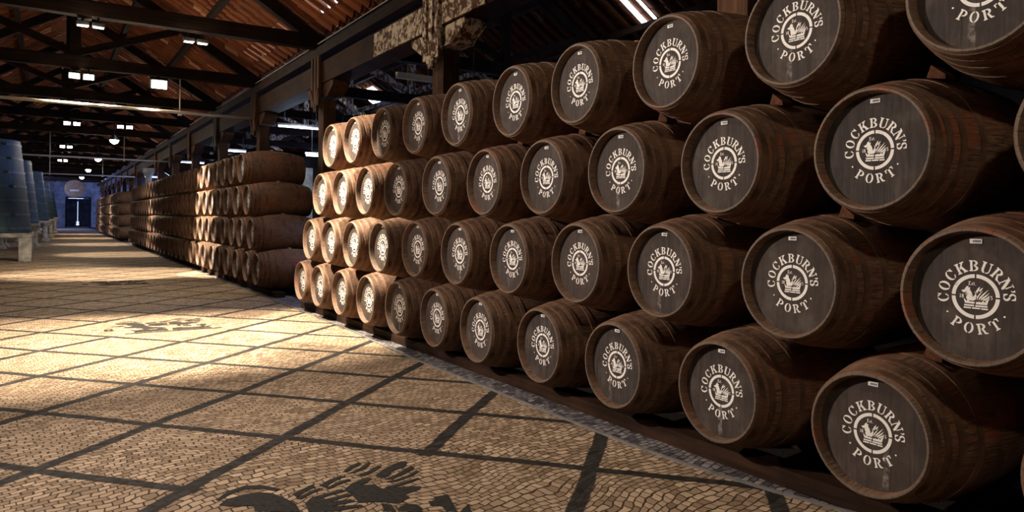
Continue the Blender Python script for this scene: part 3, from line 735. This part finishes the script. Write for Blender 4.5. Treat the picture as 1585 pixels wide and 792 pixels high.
# wedges between barrels of the near stack
cnt = {}
for r in (0, 1, 2):
    for i, (y, z) in enumerate(NEAR[r]):
        up = [q for q in NEAR[r + 1] if q[0] < y and y - q[0] < .75]
        if not up: continue
        uy, uz = max(up)
        # the wedge lies on the lower barrel, beside the contact with the upper one
        ang = math.atan2(uy - y, uz - z) * .52
        x = X_FACE + LB / 2 - .30; rr = rad(-.30)
        c = Vector((x, y + math.sin(ang) * (rr + .028), z + math.cos(ang) * (rr + .028)))
        bm = bmesh.new(); pr = [(-.015, -.024), (.085, -.024), (.08, .0), (-.005, .045)]
        a = [bm.verts.new((-.055, -p[0], p[1])) for p in pr]; b_ = [bm.verts.new((.055, -p[0], p[1])) for p in pr]
        bm.faces.new(a); bm.faces.new(b_[::-1])
        for k in range(4): bm.faces.new([a[k], a[(k + 1) % 4], b_[(k + 1) % 4], b_[k]])
        o = obj('wooden_wedge', finish('wooden_wedge', bm, M_WEDGE)); o.location = c; o.rotation_euler = (-ang * .6, 0, 0)
        tag(o, 'reddish wedge atop the barrel of the %s, %s from the right' % (('bottom row', 'second row up', 'third row up')[r], ordinal(i + 1)), 'wedge', 'wedges between the near barrels')

# ================================================================== FLOOR EMBLEMS
EMB = {
'arc': [(-0.676, 0.499), (-0.583, 0.612), (-0.476, 0.649), (-0.387, 0.596), (-0.309, 0.478), (-0.339, 0.463), (-0.408, 0.55), (-0.484, 0.589), (-0.58, 0.551), (-0.657, 0.476)] ,
'dome': [(-0.669, 0.413), (-0.61, 0.474), (-0.517, 0.507), (-0.431, 0.493), (-0.375, 0.441), (-0.323, 0.333), (-0.297, 0.214), (-0.3, 0.088), (-0.353, 0.119), (-0.403, 0.144), (-0.525, 0.217), (-0.511, 0.298), (-0.632, 0.363)] ,
'f1': [(-0.273, 0.361), (-0.187, 0.418), (-0.111, 0.458), (-0.119, 0.406), (-0.194, 0.358), (-0.261, 0.305)] ,
'f2': [(-0.267, 0.284), (-0.19, 0.337), (-0.103, 0.381), (-0.098, 0.358), (-0.181, 0.3), (-0.253, 0.258)] ,
'w1': [(-0.086, 0.41), (-0.005, 0.484), (0.084, 0.515), (0.099, 0.481), (0.027, 0.447), (-0.017, 0.416), (-0.06, 0.368)] ,
'w2': [(-0.065, 0.352), (0.014, 0.411), (0.105, 0.432), (0.106, 0.404), (0.021, 0.366), (-0.054, 0.338)] ,
'g1': [(0.121, 0.581), (0.186, 0.655), (0.264, 0.687), (0.272, 0.659), (0.199, 0.609), (0.138, 0.555)] ,
'g2': [(0.141, 0.532), (0.218, 0.567), (0.328, 0.665), (0.334, 0.638), (0.276, 0.564), (0.181, 0.515)] ,
'g3': [(0.168, 0.465), (0.262, 0.497), (0.352, 0.572), (0.371, 0.546), (0.305, 0.486), (0.203, 0.437)] ,
'h1': [(0.281, 0.405), (0.365, 0.488), (0.525, 0.573), (0.556, 0.53), (0.5, 0.462), (0.395, 0.418), (0.342, 0.348), (0.283, 0.347)] ,
'h2': [(0.302, 0.308), (0.394, 0.36), (0.552, 0.454), (0.544, 0.412), (0.459, 0.343), (0.341, 0.292)] ,
'h3': [(0.29, 0.253), (0.418, 0.281), (0.545, 0.359), (0.54, 0.325), (0.473, 0.27), (0.349, 0.231)] ,
'h4': [(0.247, 0.179), (0.358, 0.199), (0.493, 0.236), (0.485, 0.199), (0.39, 0.167), (0.278, 0.147)] ,
'body': [(0.028, 0.28), (0.103, 0.351), (0.209, 0.391), (0.234, 0.369), (0.167, 0.313), (0.125, 0.291), (0.21, 0.253), (0.229, 0.163), (0.326, 0.151), (0.448, 0.092), (0.416, 0.045), (0.3, 0.019), (0.309, -0.036), (0.208, -0.089), (0.157, -0.035), (0.098, 0.001), (0.026, 0.032), (0.032, 0.13)] ,
'w3': [(-0.248, 0.184), (-0.184, 0.259), (-0.086, 0.274), (0.014, 0.285), (0.022, 0.248), (-0.08, 0.228), (-0.147, 0.213), (-0.135, 0.187), (0.018, 0.206), (0.024, 0.165), (-0.121, 0.137), (0.003, 0.108), (0.01, 0.059), (-0.135, 0.065), (0.027, 0.008), (0.023, -0.03), (-0.141, -0.01), (-0.264, 0.063)] ,
'r1': [(0.168, -0.193), (0.197, -0.134), (0.251, -0.115), (0.297, -0.154), (0.303, -0.221), (0.28, -0.263)] ,
'r2': [(0.378, -0.15), (0.416, -0.16), (0.43, -0.108), (0.522, -0.12), (0.448, -0.364), (0.4, -0.335), (0.415, -0.248), (0.36, -0.215)] ,
'r3': [(0.124, -0.039), (0.17, -0.081), (0.155, -0.188), (0.097, -0.153)] ,
}
EMB['head'] = [(-.52, .20), (-.40, .14), (-.29, .06), (-.24, -.10), (-.10, -.20), (-.06, -.30), (-.34, -.30), (-.40, -.14), (-.56, -.06), (-.60, .02), (-.50, .06), (-.46, .14)]
EMB['beak'] = [(-.74, .16), (-.60, .22), (-.56, .14), (-.64, .10)]
for k_, p_ in enumerate([rect(-.62, -.66, .64, -.60), rect(-.50, -.56, -.06, -.49), rect(.0, -.56, .52, -.49), [(-.54, -.28), (-.46, -.36), (-.36, -.30), (-.26, -.38), (-.14, -.31), (-.06, -.38), (-.06, -.46), (-.48, -.46)], [(.0, -.38), (.10, -.30), (.22, -.38), (.34, -.38), (.46, -.38), (.56, -.30), (.50, -.46), (.0, -.46)]]): EMB['base%d' % k_] = p_
def floor_emblem(cx, cy, s, label):
    bm = bmesh.new()
    polys = list(EMB.values())
    for g in G['8'][1]: polys.append([(-.86 + x * .22, -.30 + y * .22) for x, y in g])
    for p in polys: ngon_tri(bm, [(x * s + random.uniform(-.006, .006), y * s + random.uniform(-.006, .006), .0) for x, y in p])
    for f in bm.faces:
        f.normal_update()
        if f.normal.z < 0: f.normal_flip()
    me = bpy.data.meshes.new('floor_emblem'); 
    ext = bmesh.ops.extrude_face_region(bm, geom=bm.faces[:])
    bmesh.ops.translate(bm, verts=[v for v in ext['geom'] if isinstance(v, bmesh.types.BMVert)], vec=(0, 0, -.006))
    bm.to_mesh(me); bm.free(); me.materials.append(M_BASALT)
    o = obj('floor_emblem', me); o.location = (cx, cy, .003); tag(o, label, 'floor mosaic', 'dark crest mosaics set in the paving')
floor_emblem(1.50, 3.92, 1.0, 'dark winged crest mosaic set in the paving closest to the camera')
floor_emblem(1.52, 11.9, 1.0, 'dark winged crest mosaic in the brightly lit paving')
floor_emblem(1.52, 19.9, 1.0, 'dark winged crest mosaic farthest up the aisle')

# ================================================================== VATS
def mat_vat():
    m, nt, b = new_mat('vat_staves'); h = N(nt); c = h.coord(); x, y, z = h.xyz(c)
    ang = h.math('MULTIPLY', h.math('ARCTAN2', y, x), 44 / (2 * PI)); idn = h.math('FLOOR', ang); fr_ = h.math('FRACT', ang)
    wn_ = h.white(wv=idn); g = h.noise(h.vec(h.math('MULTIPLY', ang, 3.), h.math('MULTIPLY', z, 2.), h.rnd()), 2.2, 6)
    col = h.mix(g, (.010, .020, .042), (.040, .075, .115)); col = h.mix(h.math('MULTIPLY', wn_, .4), col, (.05, .09, .07))  # blue of the cool light is put into the stave colour
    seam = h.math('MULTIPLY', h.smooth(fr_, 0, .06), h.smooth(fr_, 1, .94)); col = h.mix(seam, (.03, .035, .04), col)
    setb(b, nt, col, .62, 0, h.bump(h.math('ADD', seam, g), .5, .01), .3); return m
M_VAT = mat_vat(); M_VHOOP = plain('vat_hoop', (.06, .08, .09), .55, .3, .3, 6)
def vat(cx, cy, rb, rt, z0, z1, label, stand):
    t = thing('oak_vat', label, 'vat', (cx, cy, z0), 0, 'tall vats along the left side'); H = z1 - z0
    f2 = lambda ax, r, a: (r * math.cos(a), r * math.sin(a), ax)
    rz = lambda z: rb + (rt - rb) * z / H
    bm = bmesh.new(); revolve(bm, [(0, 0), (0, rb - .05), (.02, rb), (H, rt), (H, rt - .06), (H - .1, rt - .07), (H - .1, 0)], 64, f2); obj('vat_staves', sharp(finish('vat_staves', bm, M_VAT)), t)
    for k in range(7):
        z = H * (.05 + .9 * k / 6); bm = bmesh.new()
        revolve(bm, [(z - .04, rz(z - .04) - .002), (z - .04, rz(z - .04) + .016), (z + .04, rz(z + .04) + .016), (z + .04, rz(z + .04) - .002)], 64, f2, closed=True); obj('vat_hoop', sharp(finish('vat_hoop', bm, M_VHOOP)), t)
        if k % 2 == 0:
            hp = None
    for k in range(7):   # hoop tension lugs facing the aisle
        z = H * (.05 + .9 * k / 6); bm = bmesh.new(); a = -.9 + .12 * (k % 2)
        p = Vector((rz(z) * math.cos(a), rz(z) * math.sin(a), z)); add_cyl(bm, p + Vector((.03, -.12, 0)), p + Vector((.06, .12, 0)), .035, n=8); add_box(bm, (p.x - .02, p.y - .09, z - .05), (p.x + .06, p.y - .03, z + .05))
        obj('hoop_lug', finish('hoop_lug', bm, M_VHOOP), t)
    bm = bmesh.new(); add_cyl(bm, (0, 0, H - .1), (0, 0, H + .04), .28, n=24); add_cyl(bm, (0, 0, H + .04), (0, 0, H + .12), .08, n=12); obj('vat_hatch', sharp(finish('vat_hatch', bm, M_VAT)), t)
    # stand: slabs on flared stone legs
    s = thing('vat_stand', stand, 'stand', (cx, cy, 0), 0, 'stone stands under the vats')
    bm = bmesh.new(); q = rb + .04
    add_box(bm, (-q, -q, z0 - .15), (q, q, z0 - .004), bevel=.02)
    obj('slab', finish('slab', bm, M_STONE), s)
    if z0 < 1.:
        for lx in (-1, 0, 1):
            for ly in (-1, 0, 1):
                xx, yy = lx * (q - .2), ly * (q - .2); bm = bmesh.new(); add_box(bm, (xx - .19, yy - .19, 0), (xx + .19, yy + .19, z0 - .152), bevel=.015); obj('leg', finish('leg', bm, M_STONE), s)
        return
    for lx in (-1, 0, 1):
        for ly in (-1, 0, 1):
            if lx == 0 and ly == 0: continue
            bm = bmesh.new(); xx, yy = lx * (q - .26), ly * (q - .26)
            f3 = lambda ax, r, a, xx=xx, yy=yy: (xx + r * math.cos(a), yy + r * math.sin(a), ax)
            revolve(bm, [(0, 0), (0, .27), (.06, .27), (.22, .15), (z0 - .36, .14), (z0 - .22, .24), (z0 - .152, .26), (z0 - .152, 0)], 20, f3); obj('leg', sharp(finish('leg', bm, M_STONE), .5), s)
VATS = [(-2.05, 31.2, 1.52, 1.16, .98, 4.22, 'huge bluish oak vat at the left edge of the picture, the largest', 'white stone stand under the nearest vat'),
        (-1.92, 42.2, 1.50, 1.15, 1.20, 4.22, 'grey-green oak vat just behind the nearest one', 'white stone stand with flared leg under the second vat'),
        (-1.50, 52.2, 1.50, 1.12, 1.26, 4.20, 'blue-green oak vat third along the left side', 'stone stand under the third vat'),
        (-1.18, 62.2, 1.46, 1.12, 1.30, 3.95, 'greenish oak vat fourth along the left side', 'stone stand under the fourth vat'),
        (-.80, 75.0, 1.42, 1.1, 1.38, 3.6, 'small bluish oak vat farthest along the left side', 'stone stand under the farthest vat')]
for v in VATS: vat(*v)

# hanging round sign far down the aisle
t = thing('round_hanging_sign', 'round brown sign board hanging above the far door', 'sign', (2.35, 94.5, 4.55))
bm = bmesh.new(); add_cyl(bm, (0, 0, 0), (0, .12, 0), .98, n=40); obj('board', sharp(finish('board', bm, plain('sign_brown', (.22, .14, .07), .6, 0, .3, 3))), t)
bm = bmesh.new()
for k in range(6): add_box(bm, (-.42 + k * .15, -.012, -.30 + .02 * (k % 2)), (-.31 + k * .15, -.001, -.10))
obj('lettering', finish('lettering', bm, plain('sign_pale', (.7, .6, .5), .6)), t, 'pale blurred lettering band')
for sx in (-.5, .5):
    bm = bmesh.new(); add_cyl(bm, (sx, .06, .8), (sx, .06, 1.02), .02, n=8); obj('chain', finish('chain', bm, M_IRON), t)

# ================================================================== LAMPS
def spot(parent, loc, target, power, cone, blend, color, size=.12):
    L = bpy.data.lights.new('lamp_light', 'SPOT'); L.energy = power; L.spot_size = math.radians(cone); L.spot_blend = blend; L.color = color; L.shadow_soft_size = size
    o = bpy.data.objects.new('lamp_light', L); COL.objects.link(o); o.parent = parent
    o.location = Vector(loc) - parent.location
    d = Vector(target) - Vector(loc); o.rotation_euler = d.to_track_quat('-Z', 'Y').to_euler(); return o
def glow(t, power, dz=-.3, dy=-.2):
    L = bpy.data.lights.new('lamp_spill', 'POINT'); L.energy = power * .8; L.color = WARM; L.shadow_soft_size = .12; o = bpy.data.objects.new('lamp_spill', L); COL.objects.link(o); o.parent = t; o.location = (0, dy, dz)
def floodlight(x, y, z, label, glass, facing=-1, tilt=.5, n=2, group='floodlights on the tie beams', big=1.):
    t = thing('floodlight', label, 'lamp', (x, y, z), 0, group); t.scale = (big, big, big)
    for k in range(n):
        ox = (k - (n - 1) / 2) * .34
        Mx = Matrix.Translation((ox, facing * .10, -.06)) @ Matrix.Rotation(facing * -tilt, 4, 'X')
        bm = bmesh.new(); add_box(bm, (-.14, -.05, -.09), (.14, .05, .09), mat=Mx, bevel=.01); obj('housing', finish('housing', bm, M_IRON), t)
        bm = bmesh.new(); yy = facing * .056; add_box(bm, (-.11, min(yy, yy * .9), -.065), (.11, max(yy, yy * .9), .065), mat=Mx); obj('lamp_glass', finish('lamp_glass', bm, glass), t)
        bm = bmesh.new(); add_bar(bm, (ox, facing * .02, .15), (ox, facing * .08, -.05), .05, .02, up=(0, 1, 0), bevel=0); obj('bracket', finish('bracket', bm, M_IRON), t)
    return t
# first visible tie beam: floods seen edge-on from behind the tie, they light the bright pool and the near barrels
f = floodlight(.65, 16.5, 5.44, 'pair of floodlights seen edge-on under the nearest tie beam, left one', M_LAMPE, -1, 1.5, 2, 'floodlights on the tie beams', .8); glow(f, 90); spot(f, (.65, 16.4, 5.25), (3.6, 17.3, 1.7), 450, 36, .7, NEUT, .1)
f = floodlight(2.57, 16.5, 5.40, 'pair of floodlights seen edge-on under the nearest tie beam, right one', M_LAMPE, -1, 1.5, 2, 'floodlights on the tie beams', .8); glow(f, 90); spot(f, (2.5, 16.3, 5.2), (.8, 16.8, 0), 320, 80, .8, WARM)
f = floodlight(.65, 10.5, 5.44, 'pair of floodlights lighting the bright pool of paving, left one', M_LAMPD, -1, 1.3); glow(f, 80)
for key in FLOODS:
    x, y, z, ax, ay, az, pw, cone, bl, colr = FLOODS[key]
    if x > 2: f = floodlight(2.57, 10.5, 5.40, 'pair of floodlights lighting the bright pool of paving, right one', M_LAMPD, -1, 1.3); glow(f, 60)
    spot(f, (x, y, z), (ax, ay, az), pw, cone, bl, colr, .05)
f = floodlight(.69, 22.5, 5.42, 'pair of floodlights shining at the camera under the second tie beam, left', M_LAMPB)
spot(f, (.69, 22.2, 5.3), (-1.6, 25.5, 0), 2200, 70, .6, WARM); spot(f, (.69, 22.3, 5.3), (3.65, 21.9, 1.9), 9500, 36, .2, WARM, .06); glow(f, 90)
f = floodlight(2.55, 22.5, 5.46, 'brightest floodlight, above the near pipe', M_LAMPB, n=1, big=1.7)
spot(f, (2.5, 22.2, 5.3), (1.6, 23.2, 0), 4600, 58, .4, WARM)
for k, y in enumerate((34.5, 46.5, 58.5)):
    floodlight(.74, y, 5.44, 'small floodlight pair at left under a tie beam, %s beyond the bright one' % ORD[k], M_LAMPD)
    if k == 0: floodlight(2.65, y, 5.45, 'small floodlight pair at right beside the second star-bright lamp', M_LAMPD)
def pendant(y, label, power, x=2.27, z=4.8, glass=M_LAMPB):
    t = thing('pendant_lamp', label, 'lamp', (x, y, z), 0, 'pendant lamps down the aisle')
    bm = bmesh.new(); add_cyl(bm, (0, 0, .10), (0, 0, Z_TIE - .16 - z), .015, n=8); obj('hanger', finish('hanger', bm, M_IRON), t)
    bm = bmesh.new(); revolve(bm, [(.0, .20), (.02, .21), (.14, .10), (.24, .06), (.24, 0), (.22, 0), (.22, .05), (.12, .09), (0, .19)], 24, lambda a, r, q: (r * math.cos(q), r * math.sin(q), a)); obj('shade', sharp(finish('shade', bm, M_IRON)), t)
    bm = bmesh.new(); bmesh.ops.create_uvsphere(bm, u_segments=16, v_segments=10, radius=.16); obj('bulb', finish('bulb', bm, glass), t)
    spot(t, (x, y, z - .12), (x + .35, y - .2, 0), power * 1.9, 64, .4, WARM, .12)
    L = bpy.data.lights.new('bulb_light', 'POINT'); L.energy = 110; L.color = WARM; L.shadow_soft_size = .15; o = bpy.data.objects.new('bulb_light', L); COL.objects.link(o); o.parent = t; o.location = (0, -.1, -.2)
pendant(34.5, 'star-bright pendant lamp, nearest of the row down the aisle', 3400)
pendant(46.5, 'star-bright pendant lamp, second of the row down the aisle', 3400)
pendant(58.5, 'star-bright pendant lamp, third of the row down the aisle', 3400)
pendant(70.5, 'star-bright pendant lamp, farthest of the row down the aisle', 3400)
# unseen fill lamps added over the near part of the aisle
for k, (y, p) in enumerate(((-1.5, 240), (4.5, 130))):
    f = floodlight(.65, y, 5.44, 'added fill floodlight pair over the aisle, %s one' % ('rearmost' if k == 0 else 'second'), M_LAMPD, -1, 1.2)
    glow(f, 50); spot(f, (.65, y - .25, 5.25), (3.4, 3.4, 1.6) if k == 0 else (1.4, y - .6, .3), p, 70 if k == 0 else 130, 1., WARM, .12)
f = floodlight(-3.95, 8.6, 4.7, 'unseen added floodlight on the left wall shining across to the near barrels', M_LAMPD, -1, .4, 1)  # unseen lamp, put in to light the near barrel heads from the front
spot(f, (-3.7, 8.5, 4.6), (3.6, 3.2, 1.35), 3000, 78, .8, (1, .87, .78), .15)

# fluorescent battens in the side aisle
def tube(x0, x1, y, z, label, power=60):
    t = thing('fluorescent_batten', label, 'lamp', ((x0 + x1) / 2, y, z), 0, 'fluorescent battens in the side aisle'); hl = (x1 - x0) / 2
    bm = bmesh.new(); add_box(bm, (-hl, -.05, .03), (hl, .05, .10), bevel=.008); obj('batten_body', finish('batten_body', bm, M_BATTEN), t)
    bm = bmesh.new(); add_cyl(bm, (-hl + .03, 0, 0), (hl - .03, 0, 0), .028, n=12); obj('tube', finish('tube', bm, M_TUBE), t)
    for s in (-.7, .7):
        bm = bmesh.new(); add_cyl(bm, (hl * s, 0, .1), (hl * s, 0, max(.3, Z_TIE - .16 - z)), .012, n=6); obj('hanger', finish('hanger', bm, M_IRON), t)
    L = bpy.data.lights.new('tube_light', 'AREA'); L.shape = 'RECTANGLE'; L.size = 2 * hl; L.size_y = .1; L.energy = power * .6; L.color = TUBE
    o = bpy.data.objects.new('tube_light', L); COL.objects.link(o); o.parent = t; o.location = (0, 0, -.05)
    L = bpy.data.lights.new('tube_spill', 'POINT'); L.energy = 70; L.color = (.62, .74, 1.0); L.shadow_soft_size = .2; o = bpy.data.objects.new('tube_spill', L); COL.objects.link(o); o.parent = t; o.location = (0, 0, -.22)
tube(5.85, 7.25, 22.40, 4.45, 'fluorescent batten seen between the first two far posts, upper')
tube(6.78, 8.2, 22.62, 3.62, 'fluorescent batten just right of the middle stack top, lower')
tube(6.55, 7.62, 34.5, 4.64, 'fluorescent batten above the lit middle stack top')
tube(6.5, 7.85, 46.5, 4.84, 'fluorescent batten seen behind the fourth post')
tube(5.8, 6.85, 58.5, 4.46, 'fluorescent batten beside the white column')
# white timber and a white pier in the side aisle
t = thing('unlit_batten', 'unlit white batten hung from the side aisle truss, left of the near post', 'lamp', (7.68, 16.45, 5.2))
bm = bmesh.new(); add_box(bm, (-.52, -.06, -.08), (.52, .06, .07), bevel=.008); obj('batten_body', finish('batten_body', bm, M_BATTEN), t)
for hx in (-.35, .35):
    bm = bmesh.new(); add_cyl(bm, (hx, 0, .07), (hx, 0, .37), .012, n=6); obj('hanger', finish('hanger', bm, M_IRON), t)
bm = bmesh.new(); add_box(bm, (7.7, 25.9, 0), (8.05, 26.6, 3.45)); t = tag(obj('white_pier', finish('white_pier', bm, M_STONE)), 'white masonry pier glimpsed between the two stacks', 'pier')
# added lamp, sends cool light through the gap of the stacks
t = thing('added_cool_lamp', 'added square cool lamp hung in the side aisle behind the stack gap', 'lamp', (8.2, 14.2, 3.4))
bm = bmesh.new(); add_box(bm, (-.18, -.2, -.14), (-.08, .2, .14), bevel=.01); obj('housing', finish('housing', bm, M_IRON), t)
bm = bmesh.new(); add_box(bm, (-.185, -.17, -.11), (-.18, .17, .11)); obj('lamp_glass', finish('lamp_glass', bm, M_TUBE), t)
bm = bmesh.new(); add_cyl(bm, (-.13, 0, .14), (-.13, 0, Z_TIE - 3.4 + 1.0), .015, n=8); obj('hanger', finish('hanger', bm, M_IRON), t)
spot(t, (8.0, 14.2, 3.4), (4.2, 13.6, 0.6), 700, 70, .6, (.55, .62, 1.0), .25)
